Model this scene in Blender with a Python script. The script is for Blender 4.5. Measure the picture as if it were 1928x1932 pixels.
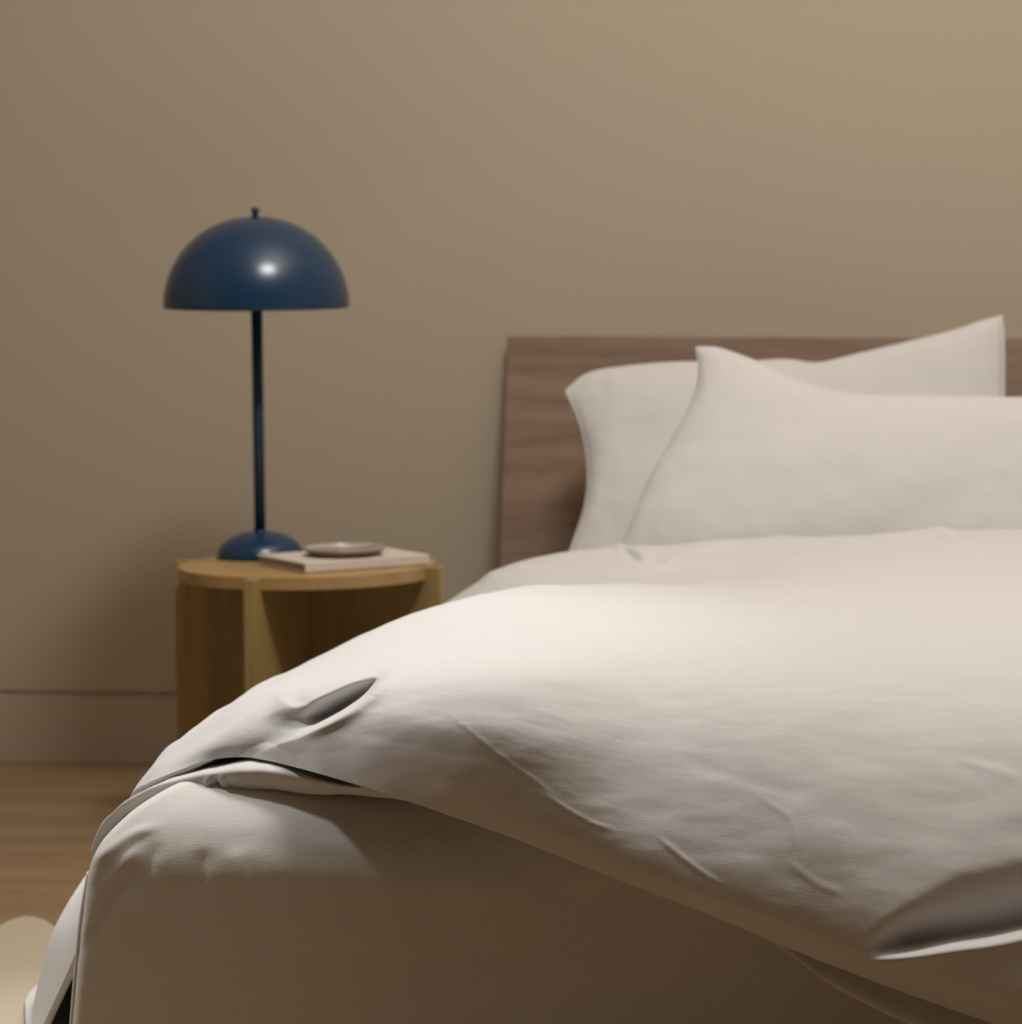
import bpy, bmesh, math, random
import numpy as np
from mathutils import Vector, Matrix, noise

for o in list(bpy.data.objects):
    bpy.data.objects.remove(o)
SC = bpy.context.scene
COL = SC.collection
R = math.radians

# ------------------------------------------------------------------ camera
W_, H_ = 1928.0, 1932.0
F_ = 7157.0
CAM_H = 1.2005
YAW, PITCH = R(4.0), R(4.6)
VPX, HOR = 2350.0, 290.0           # where the bed's long direction vanishes
cd = bpy.data.cameras.new('camera'); cam = bpy.data.objects.new('camera', cd); COL.objects.link(cam)
cam.location = (0, 0, CAM_H)
cam.rotation_euler = (R(90) - PITCH, 0, YAW)
CR = cam.rotation_euler.to_matrix()
CRI = np.array(CR.transposed())
d0 = CRI @ np.array([0, 1, 0])
PX0 = VPX - F_ * d0[0] / -d0[2]
PY0 = HOR + F_ * d0[1] / -d0[2]
cd.sensor_width = 36; cd.lens = F_ / H_ * 36
cd.shift_x = (W_ / 2 - PX0) / H_
cd.shift_y = (PY0 - H_ / 2) / H_
cd.clip_start = 0.05; cd.clip_end = 60
cd.dof.use_dof = True
cd.dof.focus_distance = 4.5
cd.dof.aperture_fstop = 7.5
SC.camera = cam

def proj(P):
    P = np.asarray(P, float) - np.array([0, 0, CAM_H])
    c = P @ CRI.T
    return PX0 + F_ * c[..., 0] / -c[..., 2], PY0 - F_ * c[..., 1] / -c[..., 2]

CRN = np.array(CR)
def at(px, py, Y):
    d = CRN @ np.array([(px - PX0) / F_, -(py - PY0) / F_, -1.0])
    t = Y / d[1]
    return np.array([d[0] * t, Y, CAM_H + d[2] * t])

def cal(P):
    """rough layout estimate (X, Y, z) -> surveyed point"""
    x, y, z = P
    return at(2350 + x * 7157 / y, 290 + (1.117 - z) * 7157 / y, y)

# ------------------------------------------------------------------ light
w = bpy.data.worlds.new('world'); SC.world = w; w.use_nodes = True
w.node_tree.nodes['Background'].inputs[0].default_value = (1.0, .86, .68, 1)
w.node_tree.nodes['Background'].inputs[1].default_value = 0.03

def area(name, loc, target, size, power, col, sy=None, spread=180):
    l = bpy.data.lights.new(name, 'AREA'); o = bpy.data.objects.new(name, l); COL.objects.link(o)
    l.energy = power; l.color = col; l.size = size; l.spread = R(spread)
    if sy: l.shape = 'RECTANGLE'; l.size_y = sy
    o.location = loc
    o.rotation_euler = (Vector(target) - Vector(loc)).to_track_quat('-Z', 'Y').to_euler()
    return o
area('key_light', (-.56, 4.92, 3.36), (-.9, 5.6, .3), .75, 51, (1.0, .98, .955), .5)
area('soft_light', (.1, 5.2, 3.2), (.05, 5.3, 4.3), 1.6, 124, (1.0, .965, .94), 1.6)
def beam(name, loc, target, power, col, ang, blend, rad):
    l = bpy.data.lights.new(name, 'SPOT'); o = bpy.data.objects.new(name, l); COL.objects.link(o)
    l.energy = power; l.color = col; l.spot_size = R(ang); l.spot_blend = blend; l.shadow_soft_size = rad
    o.location = loc; o.rotation_euler = (Vector(target) - Vector(loc)).to_track_quat('-Z', 'Y').to_euler()
beam('spot_light', (-3.25, 4.86, 3.25), (-1.34, 4.86, .40), 222, (.94, .97, 1.0), 22.5, .45, .13)
SC.view_settings.view_transform = 'Standard'
SC.view_settings.look = 'None'
SC.view_settings.gamma = 1
SC.view_settings.use_curve_mapping = False
SC.view_settings.exposure = 0.0

# ------------------------------------------------------------------ helpers
def link(o, parent=None):
    COL.objects.link(o)
    if parent is not None: o.parent = parent
    return o
def mesh_obj(name, verts, faces, mat, parent=None, smooth=True):
    me = bpy.data.meshes.new(name)
    me.from_pydata([tuple(v) for v in verts], [], [tuple(f) for f in faces])
    me.update()
    if mat: me.materials.append(mat)
    if smooth: me.polygons.foreach_set('use_smooth', [True] * len(me.polygons))
    return link(bpy.data.objects.new(name, me), parent)
def bm_obj(name, bm, mat, parent=None, smooth=False):
    me = bpy.data.meshes.new(name); bm.to_mesh(me); bm.free()
    if mat: me.materials.append(mat)
    if smooth: me.polygons.foreach_set('use_smooth', [True] * len(me.polygons))
    return link(bpy.data.objects.new(name, me), parent)
def thing(name, label, cat, loc=(0, 0, 0), rz=0, group=None):
    o = bpy.data.objects.new(name, None); o.location = loc; o.rotation_euler = (0, 0, rz)
    o.empty_display_size = .05
    link(o); tag(o, label, cat, group); return o
def tag(o, label, cat, group=None):
    o['label'] = label; o['category'] = cat
    if group: o['group'] = group
    return o
def struct(o): o['kind'] = 'structure'; return o
def box_bm(x0, x1, y0, y1, z0, z1, bev=0, seg=2):
    bm = bmesh.new()
    bmesh.ops.create_cube(bm, size=1)
    for v in bm.verts:
        v.co = ((x0 + x1) / 2 + v.co.x * (x1 - x0), (y0 + y1) / 2 + v.co.y * (y1 - y0), (z0 + z1) / 2 + v.co.z * (z1 - z0))
    if bev: bmesh.ops.bevel(bm, geom=bm.edges[:], offset=bev, segments=seg, affect='EDGES', profile=.5)
    return bm
def lathe(name, prof, mat, parent=None, n=96, loc=(0, 0, 0)):
    vs, fs = [], []
    for r, z in prof:
        for k in range(n):
            a = 2 * math.pi * k / n
            vs.append((loc[0] + r * math.cos(a), loc[1] + r * math.sin(a), loc[2] + z))
    for i in range(len(prof) - 1):
        for k in range(n):
            a, b = i * n + k, i * n + (k + 1) % n
            fs.append((a, b, b + n, a + n))
    if prof[0][0] > 1e-4: fs.append(tuple(reversed(range(n))))
    if prof[-1][0] > 1e-4: fs.append(tuple((len(prof) - 1) * n + k for k in range(n)))
    bm = bmesh.new()
    vv = [bm.verts.new(v) for v in vs]
    for f in fs:
        try: bm.faces.new([vv[i] for i in f])
        except ValueError: pass
    bmesh.ops.remove_doubles(bm, verts=bm.verts[:], dist=1e-6)
    bmesh.ops.recalc_face_normals(bm, faces=bm.faces[:])
    return bm_obj(name, bm, mat, parent, True)

def crm(P, n, axis=0):
    """Catmull-Rom resample of control array along axis 0; n samples."""
    P = np.asarray(P, float)
    k = P.shape[0]
    t = np.linspace(0, k - 1, n); i = np.minimum(t.astype(int), k - 2); f = t - i
    ext = np.concatenate([2 * P[:1] - P[1:2], P, 2 * P[-1:] - P[-2:-1]], 0)
    p0, p1, p2, p3 = ext[i], ext[i + 1], ext[i + 2], ext[i + 3]
    f = f.reshape((-1,) + (1,) * (P.ndim - 1))
    return .5 * (2 * p1 + (p2 - p0) * f + (2 * p0 - 5 * p1 + 4 * p2 - p3) * f ** 2 + (-p0 + 3 * p1 - 3 * p2 + p3) * f ** 3)
def surf(net, nr, nc):
    A = crm(net, nr)
    return np.swapaxes(crm(np.swapaxes(A, 0, 1), nc), 0, 1)
def grid_faces(nr, nc):
    i = np.arange(nr - 1)[:, None] * nc + np.arange(nc - 1)[None]
    i = i.ravel()
    return np.stack([i, i + 1, i + nc + 1, i + nc], 1)
def grid_normals(G):
    du = np.gradient(G, axis=1); dv = np.gradient(G, axis=0)
    N = np.cross(du, dv); N /= np.linalg.norm(N, axis=-1, keepdims=True) + 1e-12
    return N
def sstep(a, b, x):
    t = np.clip((x - a) / (b - a), 0, 1); return t * t * (3 - 2 * t)
def poly_dist(px, py, L):
    """distance to polyline, signed side (+ = left of travel direction in image, y down), param 0..1"""
    L = np.array(L, float)
    seg = L[1:] - L[:-1]; ln = np.linalg.norm(seg, axis=1); tot = ln.sum(); acc = np.concatenate([[0], np.cumsum(ln)])
    best = np.full(px.shape, 1e9); side = np.zeros(px.shape); par = np.zeros(px.shape)
    for k in range(len(seg)):
        dx, dy = px - L[k, 0], py - L[k, 1]
        t = (dx * seg[k, 0] + dy * seg[k, 1]) / ln[k] ** 2
        tc = np.clip(t, 0, 1)
        ex, ey = dx - tc * seg[k, 0], dy - tc * seg[k, 1]
        d = np.hypot(ex, ey)
        s = np.sign(seg[k, 0] * dy - seg[k, 1] * dx)
        m = d < best
        best = np.where(m, d, best); side = np.where(m, s, side); par = np.where(m, (acc[k] + tc * ln[k]) / tot, par)
    return best, side, par
def smooth_poly(L, n=60): return crm(np.array(L, float), n)
def vnoise(G, scale, seed=0.0, octv=2):
    flat = G.reshape(-1, 3)
    sc = np.array(scale)
    out = np.empty(len(flat))
    for i, p in enumerate(flat * sc + seed):
        out[i] = noise.fractal(p, 1.0, 2.0, octv)
    return out.reshape(G.shape[:-1])

# ------------------------------------------------------------------ materials
def mat(name):
    m = bpy.data.materials.new(name); m.use_nodes = True
    nt = m.node_tree; b = nt.nodes['Principled BSDF']
    return m, nt, b
def N(nt, t, **kw):
    n = nt.nodes.new(t)
    for k, v in kw.items(): setattr(n, k, v)
    return n
def fabric(name, col, thread=(60, 900, 900), bump=.25, dist=.0006, soft=3.0, var=.06):
    m, nt, b = mat(name)
    b.inputs['Base Color'].default_value = (*col, 1)
    b.inputs['Roughness'].default_value = .92
    b.inputs['Specular IOR Level'].default_value = .15
    b.inputs['Sheen Weight'].default_value = .12
    b.inputs['Sheen Roughness'].default_value = .5
    tc = N(nt, 'ShaderNodeTexCoord')
    mp = N(nt, 'ShaderNodeMapping'); mp.inputs['Scale'].default_value = thread
    n1 = N(nt, 'ShaderNodeTexNoise'); n1.inputs['Scale'].default_value = 1; n1.inputs['Detail'].default_value = 2
    mp2 = N(nt, 'ShaderNodeMapping'); mp2.inputs['Scale'].default_value = (thread[0] * 9, thread[1] * .35, thread[2] * .35)
    n3 = N(nt, 'ShaderNodeTexNoise'); n3.inputs['Scale'].default_value = 1; n3.inputs['Detail'].default_value = 2
    n2 = N(nt, 'ShaderNodeTexNoise'); n2.inputs['Scale'].default_value = 26; n2.inputs['Detail'].default_value = 5
    nt.links.new(tc.outputs['Object'], mp.inputs[0]); nt.links.new(mp.outputs[0], n1.inputs['Vector'])
    nt.links.new(tc.outputs['Object'], mp2.inputs[0]); nt.links.new(mp2.outputs[0], n3.inputs['Vector'])
    nt.links.new(tc.outputs['Object'], n2.inputs['Vector'])
    ad = N(nt, 'ShaderNodeMath', operation='ADD'); nt.links.new(n1.outputs[0], ad.inputs[0])
    ml0 = N(nt, 'ShaderNodeMath', operation='MULTIPLY'); ml0.inputs[1].default_value = .6
    nt.links.new(n3.outputs[0], ml0.inputs[0]); nt.links.new(ml0.outputs[0], ad.inputs[1])
    ml = N(nt, 'ShaderNodeMath', operation='MULTIPLY'); ml.inputs[1].default_value = soft
    nt.links.new(n2.outputs[0], ml.inputs[0])
    ad2 = N(nt, 'ShaderNodeMath', operation='ADD'); nt.links.new(ad.outputs[0], ad2.inputs[0]); nt.links.new(ml.outputs[0], ad2.inputs[1])
    bp = N(nt, 'ShaderNodeBump'); bp.inputs['Strength'].default_value = bump; bp.inputs['Distance'].default_value = dist
    nt.links.new(ad2.outputs[0], bp.inputs['Height']); nt.links.new(bp.outputs[0], b.inputs['Normal'])
    # thread colour variation
    mx = N(nt, 'ShaderNodeMix', data_type='RGBA')
    mx.inputs[6].default_value = (*[c * (1 - var) for c in col], 1); mx.inputs[7].default_value = (*[min(1, c * (1 + var)) for c in col], 1)
    nt.links.new(n1.outputs[0], mx.inputs[0]); nt.links.new(mx.outputs[2], b.inputs['Base Color'])
    return m
def wood(name, c1, c2, scale, rough=.45, wave=8, bump=.08, c3=None):
    m, nt, b = mat(name)
    tc = N(nt, 'ShaderNodeTexCoord'); mp = N(nt, 'ShaderNodeMapping'); mp.inputs['Scale'].default_value = scale
    n0 = N(nt, 'ShaderNodeTexNoise'); n0.inputs['Scale'].default_value = 1.0; n0.inputs['Detail'].default_value = 3
    nt.links.new(tc.outputs['Object'], mp.inputs[0]); nt.links.new(mp.outputs[0], n0.inputs['Vector'])
    ml = N(nt, 'ShaderNodeMath', operation='MULTIPLY'); ml.inputs[1].default_value = wave
    nt.links.new(n0.outputs[0], ml.inputs[0])
    fr = N(nt, 'ShaderNodeMath', operation='PINGPONG'); fr.inputs[1].default_value = 1
    nt.links.new(ml.outputs[0], fr.inputs[0])
    mp2 = N(nt, 'ShaderNodeMapping'); mp2.inputs['Scale'].default_value = tuple(s * 14 for s in scale)
    n1 = N(nt, 'ShaderNodeTexNoise'); n1.inputs['Scale'].default_value = 1; n1.inputs['Detail'].default_value = 6
    nt.links.new(tc.outputs['Object'], mp2.inputs[0]); nt.links.new(mp2.outputs[0], n1.inputs['Vector'])
    mixf = N(nt, 'ShaderNodeMix', data_type='FLOAT'); mixf.inputs[0].default_value = .5
    nt.links.new(fr.outputs[0], mixf.inputs[2]); nt.links.new(n1.outputs[0], mixf.inputs[3])
    cr = N(nt, 'ShaderNodeValToRGB')
    cr.color_ramp.elements[0].color = (*c1, 1); cr.color_ramp.elements[0].position = .15
    cr.color_ramp.elements[1].color = (*c2, 1); cr.color_ramp.elements[1].position = .85
    nt.links.new(mixf.outputs[0], cr.inputs[0]); nt.links.new(cr.outputs[0], b.inputs['Base Color'])
    b.inputs['Roughness'].default_value = rough
    bp = N(nt, 'ShaderNodeBump'); bp.inputs['Strength'].default_value = bump; bp.inputs['Distance'].default_value = .001
    nt.links.new(n1.outputs[0], bp.inputs['Height']); nt.links.new(bp.outputs[0], b.inputs['Normal'])
    return m
def plain(name, col, rough=.5, metal=0, coat=0):
    m, nt, b = mat(name)
    b.inputs['Base Color'].default_value = (*col, 1); b.inputs['Roughness'].default_value = rough
    b.inputs['Metallic'].default_value = metal; b.inputs['Coat Weight'].default_value = coat
    tc = N(nt, 'ShaderNodeTexCoord'); n = N(nt, 'ShaderNodeTexNoise'); n.inputs['Scale'].default_value = 120; n.inputs['Detail'].default_value = 3
    nt.links.new(tc.outputs['Object'], n.inputs['Vector'])
    bp = N(nt, 'ShaderNodeBump'); bp.inputs['Strength'].default_value = .03; bp.inputs['Distance'].default_value = .0005
    nt.links.new(n.outputs[0], bp.inputs['Height']); nt.links.new(bp.outputs[0], b.inputs['Normal'])
    return m
def plaster(name, col):
    m, nt, b = mat(name)
    tc = N(nt, 'ShaderNodeTexCoord')
    n = N(nt, 'ShaderNodeTexNoise'); n.inputs['Scale'].default_value = 1.6; n.inputs['Detail'].default_value = 4
    nt.links.new(tc.outputs['Object'], n.inputs['Vector'])
    mx = N(nt, 'ShaderNodeMix', data_type='RGBA')
    mx.inputs[6].default_value = (*[c * .97 for c in col], 1); mx.inputs[7].default_value = (*[c * 1.03 for c in col], 1)
    nt.links.new(n.outputs[0], mx.inputs[0]); nt.links.new(mx.outputs[2], b.inputs['Base Color'])
    b.inputs['Roughness'].default_value = .85; b.inputs['Specular IOR Level'].default_value = .2
    n2 = N(nt, 'ShaderNodeTexNoise'); n2.inputs['Scale'].default_value = 180; n2.inputs['Detail'].default_value = 3
    nt.links.new(tc.outputs['Object'], n2.inputs['Vector'])
    bp = N(nt, 'ShaderNodeBump'); bp.inputs['Strength'].default_value = .1; bp.inputs['Distance'].default_value = .001
    nt.links.new(n2.outputs[0], bp.inputs['Height']); nt.links.new(bp.outputs[0], b.inputs['Normal'])
    return m
M_wall = plaster('wall_paint', (.53, .452, .346))
M_wall_low_bounce = plaster('low_bounce_wall', (.16, .14, .11))  # unseen wall behind the camera, darkened to cut bounce onto the mattress foot
M_ceil = plaster('ceiling_paint', (.62, .57, .50))
M_duvet = fabric('duvet_linen', (.66, .640, .628), soft=1.1)
M_sheet = fabric('sheet_linen', (.715, .692, .655), var=.09, bump=.35)
M_pillow = fabric('pillow_linen', (.68, .655, .635), bump=.12, soft=1.0)
M_seam = fabric('seam_thread', (.75, .70, .64), bump=.5)
M_walnut = wood('walnut', (.20, .125, .080), (.32, .215, .150), (1.2, 9, 14), .5, wave=7)
M_oak = wood('oak', (.27, .185, .065), (.44, .305, .12), (14, 14, 1.3), .42, wave=6)
M_oak_top = wood('oak_top', (.38, .23, .09), (.50, .32, .13), (1.5, 14, 14), .38, wave=6)
M_floor = wood('floor_oak', (.24, .155, .080), (.34, .225, .125), (1.0, 10, 10), .5, wave=5)
M_blue = plain('blue_lacquer', (.013, .042, .092), .24)
M_white = plain('shade_inside', (.7, .7, .68), .6)
M_paper = plain('book_pages', (.42, .36, .25), .8)
M_cover = plain('book_cover', (.70, .63, .57), .6)
M_brown = plain('dish_brown', (.25, .15, .07), .4)
M_rug = fabric('rug_wool', (.62, .53, .40), thread=(300, 300, 300), bump=.6, dist=.003)
M_dark = plain('bed_base', (.14, .095, .06), .6)
# marbled dish glaze
M_glaze, nt, b = mat('dish_glaze')
tc = N(nt, 'ShaderNodeTexCoord'); n = N(nt, 'ShaderNodeTexNoise'); n.inputs['Scale'].default_value = 38; n.inputs['Detail'].default_value = 3
cr = N(nt, 'ShaderNodeValToRGB'); cr.color_ramp.elements[0].color = (.40, .33, .27, 1); cr.color_ramp.elements[0].position = .35
cr.color_ramp.elements[1].color = (.70, .64, .60, 1); cr.color_ramp.elements[1].position = .6
nt.links.new(tc.outputs['Object'], n.inputs['Vector']); nt.links.new(n.outputs[0], cr.inputs[0]); nt.links.new(cr.outputs[0], b.inputs['Base Color'])
b.inputs['Roughness'].default_value = .25

# ------------------------------------------------------------------ room
WY = 7.30
XL, XR, YB, ZC = -4.2, 3.2, -2.2, 4.35
def slab(name, x0, x1, y0, y1, z0, z1, m): return struct(bm_obj(name, box_bm(x0, x1, y0, y1, z0, z1), m))
slab('floor', XL - .1, XR + .1, YB - .1, WY + .1, -.1, 0, M_floor)
slab('wall_back', XL - .1, XR + .1, WY - .006, WY + .1, .142, ZC, M_wall)
slab('wall_left', XL - .1, XL, YB, WY, 0, ZC, M_wall)
slab('wall_right', XR, XR + .1, YB, WY, 0, ZC, M_wall)
slab('wall_front', XL - .1, XR + .1, YB - .1, YB, 0, ZC, M_wall_low_bounce)
slab('ceiling', XL - .1, XR + .1, YB - .1, WY + .1, ZC, ZC + .1, M_ceil)
struct(bm_obj('baseboard_back', box_bm(XL, XR, WY - .002, WY + .1, 0, .142), M_wall))
struct(bm_obj('baseboard_left', box_bm(XL, XL + .016, YB, WY, 0, .138, .004), M_wall))

# ------------------------------------------------------------------ bed
bed = thing('bed', 'low bed with a leaning dark walnut headboard against the beige wall', 'bed', (-.58, 5.6, 0))
def child(name, bm, m, par=bed, smooth=False):
    o = bm_obj(name, bm, m, par, smooth); o.matrix_parent_inverse = Matrix.Translation(-Vector(par.location)); return o
hbt, hbb = at(960, 633, 7.257), at(937, 1075, 7.147)
hbX0, hbX1 = (hbt[0] + hbb[0]) / 2, .24
lean = math.atan2(hbt[1] - hbb[1], hbt[2] - hbb[2])
bm = box_bm(hbX0, hbX1, 0, .035, .02, hbt[2] / math.cos(lean), .003)
o = child('headboard', bm, M_walnut)
o.data.transform(Matrix.Translation((0, 7.257 - hbt[2] * math.tan(lean), 0)) @ Matrix.Rotation(-lean, 4, 'X'))
child('bed_base', box_bm(-1.37, .17, 4.63, 6.96, .012, .029, .003), M_dark)
for x in (-1.25, .08):
    for y in (4.75, 6.75):
        child('foot', box_bm(x - .03, x + .03, y - .03, y + .03, 0, .012, .002), M_dark)

# mattress wrapped in fitted cover: rounded loft with mitred corners
MX0, MX1, MY0, MY1 = -1.428, .215, 4.555, 6.98
MZT, MZB = .432, .035
def ring(z, n=60):
    Rr, Rh = .140, .20
    t = max(0, (z - (MZT - Rr)) / Rr)
    ins = Rh * (1 - math.sqrt(max(0, 1 - t ** 2.2)))
    if z < .1: ins += .006 * (1 - (z - MZB) / (.1 - MZB))
    x0, x1, y0, y1 = MX0 + ins, MX1 - ins, MY0 + ins * .75, MY1 - ins * .3
    if z < .335: x0 -= .033 * (.335 - z) / .28
    c = .016
    pts = []
    def arc(cx, cy, a0):
        for k in range(7):
            a = a0 + math.pi / 2 * k / 6; pts.append((cx + c * math.cos(a), cy + c * math.sin(a)))
    def line(p, q, m):
        for k in range(1, m): pts.append((p[0] + (q[0] - p[0]) * k / m, p[1] + (q[1] - p[1]) * k / m))
    arc(x0 + c, y0 + c, math.pi); line((x0 + c, y0), (x1 - c, y0), 220)
    arc(x1 - c, y0 + c, -math.pi / 2); line((x1, y0 + c), (x1, y1 - c), 60)
    arc(x1 - c, y1 - c, 0); line((x1 - c, y1), (x0 + c, y1), 220)
    arc(x0 + c, y1 - c, math.pi / 2); line((x0, y1 - c), (x0, y0 + c), 60)
    return [(x, y, z) for x, y in pts]
zs = [MZB + (.275 - MZB) * k / 30 for k in range(30)] + [MZT - (MZT - .275) * (1 - math.sin(math.pi / 2 * k / 44)) for k in range(45)]
rings = np.array([ring(z) for z in zs])
nr_, nc_ = rings.shape[:2]
rings[..., 0] += .06 * (rings[..., 1] - MY0) / 2 * np.clip((-.6 - rings[..., 0]) / .8, 0, 1)
# gathers and creases of the cover near the foot corner
px, py = proj(rings)
Nn = np.cross(np.roll(rings, -1, 1) - np.roll(rings, 1, 1), np.gradient(rings, axis=0)); Nn /= np.linalg.norm(Nn, axis=-1, keepdims=True) + 1e-9
front = rings[..., 1] < 4.9
disp = np.zeros(px.shape)
for L, A, wd in [([(163, 1790), (182, 1750), (215, 1690), (250, 1640)], -.0045, 8), ([(196, 1675), (225, 1640), (262, 1600)], .0035, 7),
                 ([(178, 1632), (215, 1600), (255, 1573), (300, 1560)], .004, 8), ([(250, 1690), (275, 1640), (300, 1590)], -.003, 12),
                 ([(370, 1690), (380, 1640), (385, 1600)], -.003, 15), ([(470, 1700), (450, 1640), (440, 1600)], .003, 18)]:
    d, s, t = poly_dist(px, py, smooth_poly(L))
    disp += np.where(front, A * np.exp(-(d / wd) ** 2) * np.minimum(1, np.minimum(t, 1 - t) * 5 + .1), 0)
disp += .0018 * vnoise(rings, (9, 9, 22), 3.1) * sstep(.1, .25, rings[..., 2])
rings = rings + Nn * disp[..., None]
vs = rings.reshape(-1, 3)
fs = []
for i in range(nr_ - 1):
    for k in range(nc_):
        a, b2 = i * nc_ + k, i * nc_ + (k + 1) % nc_
        fs.append((a, b2, b2 + nc_, a + nc_))
fs.append(tuple(reversed(range(nc_)))); fs.append(tuple((nr_ - 1) * nc_ + k for k in range(nc_)))
matt = mesh_obj('mattress', vs, fs, M_sheet)
tag(matt, 'thick mattress in a fitted pale linen cover, bare at the foot corner', 'mattress')
# corner piping
def tube_obj(name, pts, r, m, parent=None, n=8, res=None):
    pts = np.array(pts, float)
    if res: pts = crm(pts, res)
    bm = bmesh.new(); prev = None
    for i, p in enumerate(pts):
        t = Vector(pts[min(i + 1, len(pts) - 1)] - pts[max(i - 1, 0)]).normalized()
        a = t.orthogonal().normalized() if prev is None else (prev - t * prev.dot(t)).normalized()
        prev = a; b_ = t.cross(a)
        rr = r if np.isscalar(r) else r[i]
        rg = [bm.verts.new(Vector(p) + (a * math.cos(2 * math.pi * k / n) + b_ * math.sin(2 * math.pi * k / n)) * rr) for k in range(n)]
        if i:
            for k in range(n): bm.faces.new((last[k], last[(k + 1) % n], rg[(k + 1) % n], rg[k]))
        else: bm.faces.new(list(reversed(rg)))
        last = rg
    bm.faces.new(last)
    return bm_obj(name, bm, m, parent, True)
seam = tube_obj('corner_seam', [at(169, 1645, 4.575), at(156, 1720, 4.57), at(147, 1800, 4.57), at(140, 1880, 4.57), at(134, 1960, 4.57)], .0036, M_seam, matt, res=40)
seam['label'] = 'pale stitched seam'

# ------------------------------------------------------------------ duvet
X_ = lambda x, y, z: np.array([x, y, z], float)
rowsY = [6.42, 6.26, 6.0, 5.65, 5.3]
# columns c0..c12 on the flat part: (X, z) for the rows r0..r4
flat = [
 # c0            c1           c2           c3            c4             c5            c6            c7            c8           c9           c10          c11         c12
 [(-1.39,.03),(-1.38,.11),(-1.37,.23),(-1.335,.335),(-1.255,.395),(-1.15,.430),(-1.03,.448),(-.84,.452),(-.63,.465),(-.39,.47),(-.12,.465),(.17,.42),(.27,.28)],
 [(-1.43,.03),(-1.42,.11),(-1.39,.24),(-1.335,.350),(-1.265,.410),(-1.17,.452),(-1.03,.468),(-.84,.470),(-.63,.482),(-.39,.495),(-.12,.49),(.17,.44),(.27,.28)],
 [(-1.52,.012),(-1.47,.11),(-1.42,.24),(-1.36,.345),(-1.29,.385),(-1.18,.420),(-1.03,.436),(-.84,.450),(-.63,.475),(-.39,.49),(-.12,.49),(.18,.44),(.28,.28)],
 [(-1.53,.012),(-1.48,.12),(-1.43,.25),(-1.37,.350),(-1.30,.398),(-1.19,.437),(-1.04,.462),(-.85,.472),(-.64,.478),(-.40,.485),(-.12,.49),(.18,.44),(.28,.28)],
 [(-1.54,.012),(-1.49,.12),(-1.44,.25),(-1.38,.366),(-1.315,.404),(-1.21,.455),(-1.05,.507),(-.86,.510),(-.65,.497),(-.40,.495),(-.12,.495),(.18,.45),(.28,.28)],
]
net = [[X_(x, rowsY[i], z) for x, z in flat[i]] for i in range(5)]
def colrows(lst): return [X_(*p) for p in lst]
C = {}
C[0] = [('at',125,1845,5.42),('at',102,1880,5.32),('at',78,1918,5.2),('at',53,1950,5.1),('at',49,1962,4.98),('at',55,1972,4.87)]
C[1] = [(-1.53,5.28,.12),(-1.555,5.18,.12),('at',122,1725,5.05),('at',98,1764,4.96),('at',108,1770,4.87),('at',124,1786,4.79)]
C[2] = [(-1.46,5.3,.25),(-1.48,5.22,.235),(-1.505,5.12,.225),('at',190,1630,5.03),('at',184,1642,4.93),('at',182,1652,4.84)]
C[3] = [(-1.387,5.1,.358),(-1.397,5.0,.346),(-1.405,4.95,.336),(-1.41,4.91,.326),(-1.412,4.88,.316),(-1.413,4.84,.307)]
C[4] = [(-1.325,5.06,.397),(-1.335,4.93,.388),(-1.340,4.86,.380),(-1.343,4.80,.374),(-1.343,4.76,.366),(-1.343,4.72,.357)]
C[5] = [(-1.215,5.04,.448),(-1.225,4.86,.448),(-1.228,4.72,.450),(-1.228,4.64,.438),(-1.228,4.595,.42),(-1.228,4.575,.405)]
C[6] = [(-1.055,5.02,.494),(-1.085,4.80,.487),(-1.105,4.62,.476),(-1.115,4.545,.456),(-1.118,4.515,.432),(-1.118,4.50,.410)]
C[7] = [(-.865,5.02,.503),(-.885,4.76,.492),(-.900,4.59,.474),(-.910,4.505,.441),(-.915,4.465,.404),(-.918,4.448,.370)]
C[8] = [(-.655,5.02,.500),(-.675,4.80,.487),(-.690,4.65,.458),(-.700,4.54,.410),(-.705,4.465,.347),(-.708,4.425,.295)]
C[9] = [(-.405,5.02,.497),(-.415,4.80,.483),(-.425,4.64,.447),(-.435,4.52,.385),(-.440,4.435,.300),(-.445,4.388,.205)]
C[10] = [(-.125,5.02,.494),(-.130,4.80,.48),(-.130,4.63,.44),(-.132,4.51,.36),(-.135,4.425,.25),(-.138,4.378,.130)]
C[11] = [(.18,5.02,.45),(.18,4.84,.43),(.18,4.69,.38),(.18,4.55,.30),(.18,4.45,.18),(.18,4.40,.09)]
C[12] = [(.28,5.02,.28),(.28,4.84,.27),(.28,4.69,.24),(.28,4.57,.18),(.27,4.49,.12),(.27,4.45,.07)]
hem = [at(62, 1976, 4.82), at(142, 1801, 4.73), at(182, 1665, 4.77), at(246, 1510, 4.80), at(300, 1472, 4.69), at(424, 1430, 4.635),
       at(560, 1449, 4.555), at(868, 1545, 4.46), at(1200, 1672, 4.43), at(1626, 1844, 4.415), at(2120, 2010, 4.41), X_(.18, 4.43, .06), X_(.27, 4.47, .05)]
for i in range(6): net.append([C[c][i] if C[c][i][0] == 'at' else X_(*C[c][i]) for c in range(13)])
def back(p, dy):
    if p[0] == 'at': return at(*p[1:])
    x, y, z = p
    return at(2350 + x * 7157 / y, 290 + (1.117 - z) * 7157 / y, y + dy)
DY = {5: [0, .03, .06, .06, .06, .06], 6: [0, .03, .06, .06, .06, .06], 7: [0, 0, .01, .015, .02, .02]}
net = [[back(p, DY[c][r - 5] if (r >= 5 and c in DY) else 0) for c, p in enumerate(r_)] for r, r_ in enumerate(net)]
net.append(hem)
net = np.array(net)
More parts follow.
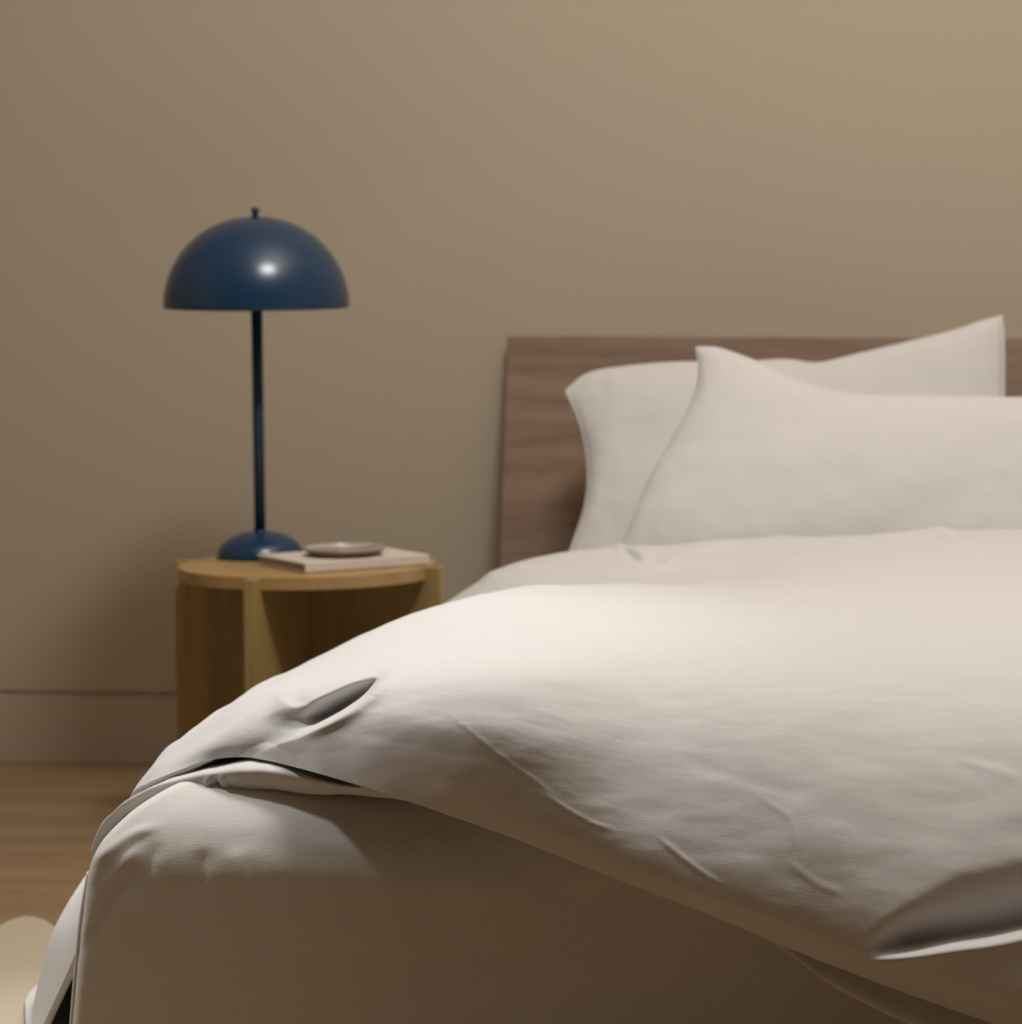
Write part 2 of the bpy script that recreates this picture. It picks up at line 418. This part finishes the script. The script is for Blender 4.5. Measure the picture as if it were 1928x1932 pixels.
NR, NC = 760, 880
# uneven resampling: more rows in front
def surf_dense(net, nr, nc):
    A = crm(net, 2400)
    L = np.linalg.norm(np.diff(A[:, 8], axis=0), axis=1); wgt = L * np.where(A[1:, 8, 1] < 5.1, 3.2, 1.0)
    s = np.concatenate([[0], np.cumsum(wgt)]); s /= s[-1]
    idx = np.interp(np.linspace(0, 1, nr), s, np.arange(2400))
    i0 = np.minimum(idx.astype(int), 2398); f = (idx - i0)[:, None, None]
    A = A[i0] * (1 - f) + A[i0 + 1] * f
    return np.swapaxes(crm(np.swapaxes(A, 0, 1), nc), 0, 1)
G = surf_dense(net, NR, NC)
Nrm = grid_normals(G)
if Nrm[NR // 3, NC // 2, 2] < 0: Nrm = -Nrm
px, py = proj(G)
fr = (G[..., 1] < 5.2)
disp = np.zeros(px.shape); push = np.zeros(px.shape); deep = np.zeros(px.shape)
def fold(L, D, w0, Hh, crest, inside=-1, ta=.15, tb=.15, cw=9):
    """a tuck: shelf along L, recess on the inside that fades over Hh pixels"""
    d, s, t = poly_dist(px, py, smooth_poly(L))
    sd = d * s * inside            # positive inside
    tp = sstep(0, ta, t) * sstep(0, tb, 1 - t) if tb else sstep(0, ta, t)
    rec = np.where(sd > 0, sstep(0, w0, sd) * (1 - sstep(w0, Hh, sd)), 0)
    rid = np.exp(-(d / cw) ** 2)
    return np.where(fr, (-D * rec + crest * rid) * tp, 0)
def pocket(L, D, w0, Hh, amp, wp=1.0, lin=False):
    d, s, t = poly_dist(px, py, smooth_poly(L))
    sd = -d * s
    Hx = Hh(t)
    q = np.clip(1 - sd / np.maximum(Hx, 1), 0, 1)
    rec = np.where(sd > 0, sstep(0, w0, sd) * ((np.sqrt(q * q + .01) - .1) / .905 if lin else q * q * (1.6 - .6 * q)) ** wp, 0)
    return np.where(fr, D * rec * amp(t), 0), d, s, t
# tuck on the left front corner: a hollow behind a curved lip
R1 = [(455, 1450), (500, 1415), (545, 1398), (603, 1376), (667, 1342), (706, 1316), (727, 1292), (734, 1272), (726, 1256), (704, 1240), (660, 1225)]
LIP = [(340, 1400), (395, 1358), (450, 1326), (505, 1304), (530, 1317), (560, 1331), (585, 1317), (640, 1293), (690, 1272), (722, 1260), (760, 1247), (820, 1235)]
d1, s1, t1 = poly_dist(px, py, smooth_poly(R1, 120)); sd1 = -d1 * s1
lp = smooth_poly(LIP, 240); xs_ = np.arange(300, 900, 4.0); ly = np.interp(xs_, lp[:, 0], lp[:, 1])
ly = np.convolve(np.pad(ly, 4, mode='edge'), np.hanning(11)[1:-1] / np.hanning(11)[1:-1].sum(), 'valid')
sd2 = py - np.interp(px, xs_, ly)
sd2s = np.where(sd2 > 0, sd2 * sd2 / (sd2 + 5), 0)
w1 = np.interp(px, [430, 520, 600, 640], [90, 55, 18, 15])
kk = .00022 * sstep(360, 460, px) + .0024 * sstep(445, 690, px)
bl = sstep(440, 610, px)
deep += np.where(fr & (px < 760), kk * np.minimum(sd2s, 90) * ((1 - bl) + bl * np.clip(sd1 / w1, 0, 1) ** .8) * sstep(340, 420, px), 0)
push += np.where(fr, .0085 * np.exp(-(d1 / 10) ** 2) * sstep(.28, .42, t1) * sstep(.2, .32, 1 - t1), 0)
# dent and crest left of it
d, s, t = poly_dist(px, py, smooth_poly([(562, 1325), (556, 1350), (550, 1385)])); deep += np.where(fr, .012 * np.exp(-(d / 20) ** 2) * np.minimum(1, (1 - t) * 2 + .2), 0)
# the thick front edge of the duvet bulges forward above its hem
hemy = np.interp(px, [430, 497, 561, 709, 868, 1200, 1433, 1626, 1928, 2300], [1429, 1432, 1450, 1495, 1545, 1672, 1767, 1844, 1930, 2030])
Kf = .00040 * sstep(450, 880, px) * (1 - .55 * sstep(850, 1300, px)) * (1 - sstep(1200, 2000, px))
deep -= np.where(fr, Kf * np.clip(hemy - py, 0, hemy - 1275) * sstep(1150, 1290, py), 0)
# long tuck at the lower right
a, d, s, t = pocket([(1600, 1812), (1640, 1812), (1662, 1806), (1720, 1799), (1800, 1787), (1870, 1777), (1960, 1756), (2100, 1722), (2250, 1690)], .085, 20, lambda t: np.interp(t, [0, .05, .12, .35, 1], [12, 20, 75, 150, 150]), lambda t: sstep(.0, .20, t) * sstep(0, .25, 1 - t), 1.0)
deep += a
push += np.where(fr, .011 * (1 + .6 * t) * np.exp(-(d / (13 + 16 * t)) ** 2) * sstep(.0, .12, t) * sstep(0, .25, 1 - t), 0)
# sharp pressed creases
for L, A, wd in [([(835, 1335), (900, 1390), (960, 1440), (1010, 1475), (1060, 1515)], .0008, 6), ([(1010, 1490), (1100, 1545), (1170, 1572)], .0009, 6),
                 ([(1235, 1575), (1290, 1620), (1330, 1650), (1372, 1675)], .0013, 6), ([(1430, 1500), (1490, 1545), (1500, 1610)], .0008, 8),
                 ([(1480, 1620), (1540, 1665), (1600, 1690)], .0009, 8), ([(1800, 1430), (1928, 1470)], .0012, 10),
                 ([(1270, 1420), (1400, 1470), (1560, 1500)], -.0012, 16), ([(900, 1330), (1100, 1340), (1300, 1375)], -.0012, 18),
                 ([(700, 1225), (900, 1232), (1150, 1260)], -.0028, 16), ([(700, 1250), (950, 1268), (1200, 1290)], .0018, 22),
                 ([(1200, 1185), (1500, 1187), (1900, 1200)], -.002, 9)]:
    d, s, t = poly_dist(px, py, smooth_poly(L))
    disp += np.where(fr if L[0][1] > 1190 else True, A * np.exp(-(d / wd) ** 2) * np.minimum(1, np.minimum(t, 1 - t) * 5), 0)
# far folds near the pillows
far = G[..., 1] > 5.8
for L, A, wd in [([(1152, 1030), (1185, 1038), (1226, 1058)], .007, 5), ([(1168, 1036), (1192, 1050), (1214, 1061), (1262, 1062)], -.009, 5), ([(1640, 1006), (1700, 1000), (1760, 1003), (1800, 1016), (1860, 1032)], .010, 12), ([(1100, 1075), (1300, 1063), (1600, 1068)], .006, 10),
                 ([(905, 1100), (960, 1078), (1010, 1070)], .006, 8), ([(1250, 1050), (1400, 1022), (1550, 1018)], .008, 14)]:
    d, s, t = poly_dist(px, py, smooth_poly(L))
    disp += np.where(far, A * np.exp(-(d / wd) ** 2) * np.minimum(1, np.minimum(t, 1 - t) * 4), 0)
sm = vnoise(G[::3, ::3], (5, 6, 7), 1.7, 3)
sm2 = vnoise(G[::2, ::2], (16, 34, 34), 9.2, 3)
def upsample(a, sh):
    r = np.linspace(0, a.shape[0] - 1, sh[0]); c = np.linspace(0, a.shape[1] - 1, sh[1])
    r0 = np.minimum(r.astype(int), a.shape[0] - 2); c0 = np.minimum(c.astype(int), a.shape[1] - 2)
    fr_, fc = (r - r0)[:, None], (c - c0)[None]
    return (a[r0][:, c0] * (1 - fr_) * (1 - fc) + a[r0 + 1][:, c0] * fr_ * (1 - fc) + a[r0][:, c0 + 1] * (1 - fr_) * fc + a[r0 + 1][:, c0 + 1] * fr_ * fc)
cs = sstep(.18, .3, np.linspace(0, 1, NC))[None] * .9 + .1
disp += (.005 * upsample(sm, px.shape) + .0007 * upsample(sm2, px.shape)) * cs
G = G + Nrm * disp[..., None]
for _ in range(3):
    for a_ in (deep, push):
        b_ = a_.copy()
        b_[1:-1] = (a_[:-2] + 2 * a_[1:-1] + a_[2:]) / 4
        c_ = b_.copy(); c_[:, 1:-1] = (b_[:, :-2] + 2 * b_[:, 1:-1] + b_[:, 2:]) / 4
        a_[:] = c_
P2 = Nrm.copy(); P2[..., 2] *= .35; P2 /= np.linalg.norm(P2, axis=-1, keepdims=True)
G = G + P2 * push[..., None]
VR = G - np.array([0, 0, CAM_H]); VR /= np.linalg.norm(VR, axis=-1, keepdims=True)
G = G + VR * deep[..., None]
G[..., 2] = np.maximum(G[..., 2], .032)
duv = mesh_obj('duvet', G.reshape(-1, 3), grid_faces(NR, NC), M_duvet)
md = duv.modifiers.new('thickness', 'SOLIDIFY'); md.thickness = .009; md.offset = 1 if grid_normals(G)[NR // 3, NC // 2, 2] < 0 else -1
tag(duv, 'puffy off-white linen duvet spread over the bed, hem draping diagonally across the foot', 'duvet')

# lower layer of the duvet that shows below the hem
UL = [  # (upper px,py)  (lower px,py)  Y
 ((180, 1600), (178, 1618), 4.74), ((200, 1560), (197, 1576), 4.73), ((222, 1534), (222, 1546), 4.71), ((250, 1509), (252, 1528), 4.69), ((300, 1480), (300, 1508), 4.665),
 ((355, 1462), (360, 1496), 4.64), ((425, 1446), (430, 1489), 4.62), ((500, 1440), (510, 1490), 4.605), ((565, 1455), (590, 1498), 4.59), ((650, 1482), (670, 1501), 4.575),
 ((760, 1490), (770, 1512), 4.55), ((950, 1540), (960, 1565), 4.50), ((1200, 1630), (1210, 1655), 4.475), ((1440, 1720), (1452, 1774), 4.46), ((1560, 1770), (1560, 1850), 4.455),
 ((1722, 1840), (1722, 1932), 4.45), ((1950, 1920), (1950, 2010), 4.45), ((2300, 1990), (2300, 2060), 4.45)]
r_in, r_up, r_cr, r_fr, r_lo, r_tk = [], [], [], [], [], []
for (u, l, Y) in UL:
    a = at(u[0], u[1], Y + .02); c = at(l[0], l[1], Y)
    m_ = (a + c) / 2
    left = u[0] < 800
    r_in.append(a + np.array([.01, .16 if left else .10, -.012 if left else .02]))
    r_up.append(a + np.array([0, .04, -.001]))
    r_cr.append(a)
    r_fr.append(m_ + np.array([0, -.014 if left else -.002, .008 if left else .004]))
    r_lo.append(c + np.array([0, .008 if left else 0, .0]))
    r_tk.append(c + np.array([0, .022, .001]))
for r_ in r_in:
    if r_[2] > .395: r_[2] = min(r_[2], .458)
ul = surf(np.array([r_in, r_up, r_cr, r_fr, r_lo, r_tk]), 60, 420)
Nu = grid_normals(ul)
if Nu[30, 100, 1] > 0: Nu = -Nu
pu, pv = proj(ul)
du = .0015 * vnoise(ul, (25, 25, 25), 4.4)
for L, A, wd in [([(345, 1485), (380, 1478), (400, 1474)], -.0024, 5), ([(392, 1472), (396, 1490)], -.003, 5), ([(372, 1480), (378, 1494)], .0024, 5), ([(420, 1470), (428, 1490)], -.0035, 6),
                 ([(408, 1470), (412, 1490)], .003, 5), ([(300, 1498), (330, 1488)], -.0024, 5)]:
    d, s, t = poly_dist(pu, pv, smooth_poly(L)); du += A * np.exp(-(d / wd) ** 2)
ul = ul + Nu * du[..., None]
und = mesh_obj('under_layer', ul.reshape(-1, 3), grid_faces(60, 420), M_duvet, duv)
md = und.modifiers.new('thickness', 'SOLIDIFY'); md.thickness = .003; md.offset = 0

# ------------------------------------------------------------------ pillows
def pillow(name, top, right, bottom, left, Yfun, thick, label, seed, n=150, sr=.003):
    """outline curves in view pixels, filled as a Coons patch on the leaning plane Y = Yfun(py)"""
    T = crm(np.array(top, float), n); B = crm(np.array(bottom, float), n)
    Lc = crm(np.array(left, float), n); Rc = crm(np.array(right, float), n)
    u = np.linspace(0, 1, n)[None, :, None]; v = np.linspace(0, 1, n)[:, None, None]
    Cn = (1 - v) * T[None] + v * B[None] + (1 - u) * Lc[:, None] + u * Rc[:, None] - (
        (1 - u) * (1 - v) * T[0] + u * (1 - v) * T[-1] + (1 - u) * v * B[0] + u * v * B[-1])
    P = np.empty((n, n, 3))
    for i in range(n):
        for j in range(n):
            P[i, j] = at(Cn[i, j, 0], Cn[i, j, 1], Yfun(Cn[i, j, 0], Cn[i, j, 1]))
    Nn = grid_normals(P)
    if Nn[n // 2, n // 2, 1] > 0: Nn = -Nn
    U, V = np.meshgrid(np.linspace(-1, 1, n), np.linspace(-1, 1, n))
    h = (np.clip(1 - np.abs(U) ** 2.6, 0, 1) ** .55) * (np.clip(1 - np.abs(V) ** 2.2, 0, 1) ** .55)
    nz = vnoise(P, (6, 6, 8), seed, 3)
    cr_ = .004 * vnoise(P, (22, 22, 9), seed + 5, 2) * (np.abs(U) ** 2 + np.abs(V) ** 2)
    tF = thick * h + (.0045 * nz + cr_ * .6) * np.minimum(1, h * 2)
    tB = thick * .8 * h
    F = P + Nn * tF[..., None]; Bk = P - Nn * tB[..., None]
    vs = np.concatenate([F.reshape(-1, 3), Bk.reshape(-1, 3)])
    f1 = grid_faces(n, n); f2 = f1[:, ::-1] + n * n
    bm = bmesh.new()
    vv = [bm.verts.new(v_) for v_ in vs]
    for f in np.concatenate([f1, f2]): bm.faces.new([vv[k] for k in f])
    bmesh.ops.remove_doubles(bm, verts=bm.verts[:], dist=1e-5)
    bmesh.ops.recalc_face_normals(bm, faces=bm.faces[:])
    o = bm_obj(name, bm, M_pillow, None, True)
    tag(o, label, 'pillow', 'pillows against the headboard')
    edge = np.concatenate([P[0], P[1:, -1], P[-1, ::-1][1:], P[::-1, 0][1:]])
    s = tube_obj('seam', edge, sr, M_pillow, o, n=6)
    return o
pillow('pillow', [(1068, 738), (1110, 706), (1180, 693), (1280, 685), (1400, 684), (1480, 680), (1545, 686), (1620, 669), (1700, 650), (1790, 628), (1850, 608), (1889, 597)],
       [(1889, 597), (1893, 650), (1893, 750), (1895, 900), (1905, 1100)],
       [(1055, 1100), (1200, 1116), (1400, 1116), (1905, 1100)], [(1068, 738), (1092, 790), (1107, 850), (1110, 910), (1102, 965), (1085, 1015), (1055, 1100)],
       lambda x, y: 7.02 - .00060 * (y - 700), .056, 'back pillow leaning on the headboard, its right upper corner rising to a point above it', 2.0)
pillow('pillow', [(1314, 655), (1350, 656), (1390, 668), (1440, 688), (1500, 716), (1570, 738), (1650, 747), (1800, 749), (1928, 751), (2060, 742), (2170, 705)],
       [(2170, 705), (2168, 800), (2175, 900), (2190, 1120)],
       [(1146, 1118), (1350, 1126), (1600, 1126), (2190, 1120)], [(1314, 655), (1318, 700), (1306, 755), (1265, 835), (1228, 898), (1195, 970), (1166, 1050), (1146, 1118)],
       lambda x, y: 6.76 - .0006 * (y - 640), .06, 'front pillow nearest the duvet, with its pointed left upper corner overlapping the back pillow', 7.0, sr=.0015)

# ------------------------------------------------------------------ nightstand
nsy = 6.60
nsx, NZ = at(581.5, 1071, nsy)[0], at(581.5, 1064, nsy)[2]
NRD = .254
ns = thing('nightstand', 'round oak nightstand of crossed upright panels beside the bed', 'nightstand', (nsx, nsy, 0))
th = R(-9.5)     # turn of the crossed panels
def npart(name, bm, m, smooth=False): return bm_obj(name, bm, m, ns, smooth)
PT = .019
rot = Matrix.Rotation(th, 4, 'Z')
bm = box_bm(-PT / 2, PT / 2, -NRD, -PT / 2 - .0002, 0, NZ - .001, .0015); bm.transform(rot); npart('front_panel', bm, M_oak)
bm = box_bm(-NRD, NRD, -PT / 2, PT / 2, 0, NZ + .0012, .0015); bm.transform(rot); npart('cross_panel', bm, M_oak)
bm = box_bm(-PT / 2, PT / 2, PT / 2 + .0002, NRD, 0, NZ - .001, .0015); bm.transform(rot); npart('back_panel', bm, M_oak)
TR = .226
def quarter(z0, z1):
    """tabletop disc cut in two halves by the cross panel"""
    bm = bmesh.new()
    for sgn in (-1, 1):
        pts = []
        a0 = math.asin((PT / 2 + .0003) / TR)
        for k in range(61):
            a = a0 + (math.pi - 2 * a0) * k / 60
            pts.append((TR * math.cos(a), sgn * TR * math.sin(a)))
        lo = [bm.verts.new((x, y, z0)) for x, y in pts]; hi = [bm.verts.new((x, y, z1)) for x, y in pts]
        bm.faces.new(lo); bm.faces.new(hi)
        for k in range(len(pts)): q = (k + 1) % len(pts); bm.faces.new((lo[k], lo[q], hi[q], hi[k]))
    bmesh.ops.recalc_face_normals(bm, faces=bm.faces[:])
    bm.transform(rot); return bm
npart('tabletop', quarter(NZ - .021, NZ), M_oak_top)
npart('shelf', quarter(.05, .068), M_oak_top)

# ------------------------------------------------------------------ lamp
LY = 6.695; LX = at(489, 900, LY)[0]
lamp = thing('table_lamp', 'dark blue dome-shaded table lamp standing on the round oak nightstand', 'lamp', (LX, LY, NZ + .0015))
br = .077
prof = [(0, 0), (br - .002, 0), (br, .002)] + [(br * math.cos(a), .002 + .046 * math.sin(a)) for a in [R(4 + k * 4.1) for k in range(20)]] + [(.012, .049), (0, .049)]
lathe('base', prof, M_blue, lamp)
tilt = Matrix.Identity(4)
pole = lathe('pole', [(0, .040), (.0100, .040), (.0100, .50), (0, .50)], M_blue, lamp, 40); pole.data.transform(tilt)
lz = NZ + .0015; SR = (at(658, 580, LY)[0] - at(311, 580, LY)[0]) / 2 * .982; z0 = at(484, 580, LY)[2] - lz; SH = at(484, 408, LY)[2] - lz - z0
prof = [(SR * math.cos(a) ** .97 if a < 1.57 else 0, z0 + SH * math.sin(a)) for a in [math.pi / 2 * k / 48 for k in range(49)]]
prof[-1] = (0, z0 + SH)
inner = [((SR - .003) * math.cos(a), z0 + .0005 + (SH - .003) * math.sin(a)) for a in [math.pi / 2 * k / 48 for k in range(48, -1, -1)]]
inner[0] = (0, z0 + SH - .003)
shade = lathe('lamp_shade', prof, M_blue, lamp, 128); shade.data.transform(tilt)
sin = lathe('shade_lining', inner[:] , M_white, shade, 96); sin.data.transform(tilt)
bm = bmesh.new()
fin = lathe('finial', [(0, z0 + SH - .004), (.0055, z0 + SH - .004), (.0055, z0 + SH + .007), (.0078, z0 + SH + .010), (.0075, z0 + SH + .014), (.004, z0 + SH + .0165), (0, z0 + SH + .017)], M_blue, lamp, 32)
fin.data.transform(tilt)
bulb = lathe('bulb', [(0, .47), (.02, .475), (.028, .495), (.022, .52), (.014, .535), (.014, .56), (0, .56)], M_white, lamp, 32); bulb.data.transform(tilt)

# ------------------------------------------------------------------ book and dish
def onz(px_, py_, z):
    d = CRN @ np.array([(px_ - PX0) / F_, -(py_ - PY0) / F_, -1.0]); return d * ((z - CAM_H) / d[2])
bp0, bp1, bp2 = onz(575, 1063, NZ + .018), onz(808, 1046, NZ + .018), onz(485, 1046, NZ + .018)
print('BOOK', bp0, bp1, bp2)
bkx, bky = bp0[0], bp0[1]
bka = (math.atan2(bp1[1] - bp0[1], bp1[0] - bp0[0]) + math.atan2(bp2[1] - bp0[1], bp2[0] - bp0[0]) - math.pi / 2) / 2
bk = thing('book', 'closed pale-covered book lying under the round dish on the nightstand', 'book', (bkx, bky, NZ + .0015), bka)
BW, BD, BH = np.hypot(*(bp1 - bp0)[:2]), np.hypot(*(bp2 - bp0)[:2]), .0165
def bpart(n_, bm, m, p=bk): return bm_obj(n_, bm, m, p)
bpart('pages', box_bm(.004, BW - .003, .004, BD - .003, .0022, BH - .0022), M_paper)
bpart('back_cover', box_bm(0, BW, 0, BD, 0, .0022, .0004), M_cover)
bpart('front_cover', box_bm(0, BW, 0, BD, BH - .0022, BH, .0004), M_cover)
bpart('spine', box_bm(0, BW, -.0015, .0005, .0003, BH - .0003, .0006), M_cover)
dz = NZ + .0015 + BH + .0006
dX, dY = onz(650, 1036, dz + .01)[:2]; dX, dY = float(dX), float(dY)
dish = thing('dish', 'small round brown-rimmed dish with mottled pale glaze on top of the book', 'dish', (dX, dY, dz))
lathe('bowl', [(0, 0), (.045, 0), (.060, .003), (.070, .009), (.0715, .0125), (.0695, .0125), (.066, .0105)], M_brown, dish)
lathe('glazed_inside', [(.0705, .0128), (.069, .0145), (.066, .0125), (.055, .0085), (.0, .0075)], M_glaze, dish)

# ------------------------------------------------------------------ rug
# outline with a soft rounded lobe reaching towards the bed's left side
lobe = [tuple(onz(a_, b_, .018)[:2]) for a_, b_ in [(-70, 1768), (-35, 1757), (-5, 1744), (22, 1732), (52, 1727), (80, 1731), (104, 1744), (122, 1780), (136, 1815), (150, 1860), (164, 1930), (170, 2000)]]
out = lobe + [(-1.56, 4.5), (-1.62, 4.15), (-1.8, 3.8), (-2.1, 3.6), (-2.7, 3.62), (-3.1, 3.8), (-3.15, 4.4), (-3.1, 5.0), (-2.9, 5.4), (-2.6, 5.42), (-2.35, 5.52), (-2.12, 5.56), (-2.02, 5.61)]
oc = crm(np.array(out + out[:1]), 200)[:-1]
tn = np.roll(oc, -1, 0) - np.roll(oc, 1, 0); tn /= np.linalg.norm(tn, axis=1, keepdims=True)
nn = np.stack([tn[:, 1], -tn[:, 0]], 1)
if ((oc + nn * .01 - oc.mean(0)) ** 2).sum() > ((oc - oc.mean(0)) ** 2).sum(): nn = -nn
bm = bmesh.new(); last = None
for off, z in [(0, .0), (-.003, .006), (0, .013), (.006, .018), (.016, .021), (.03, .022)]:
    rg = [bm.verts.new((*(p + q * off), z)) for p, q in zip(oc, nn)]
    if last:
        for k in range(len(rg)): bm.faces.new((last[k], last[(k + 1) % len(rg)], rg[(k + 1) % len(rg)], rg[k]))
    last = rg
es = [bm.edges.get((last[k], last[(k + 1) % len(last)])) for k in range(len(last))]
bmesh.ops.triangle_fill(bm, edges=es, use_beauty=True)
bmesh.ops.recalc_face_normals(bm, faces=bm.faces[:])
rug = bm_obj('rug', bm, M_rug, None, False)
tag(rug, 'cream wool rug with rounded edge on the wooden floor left of the bed', 'rug')
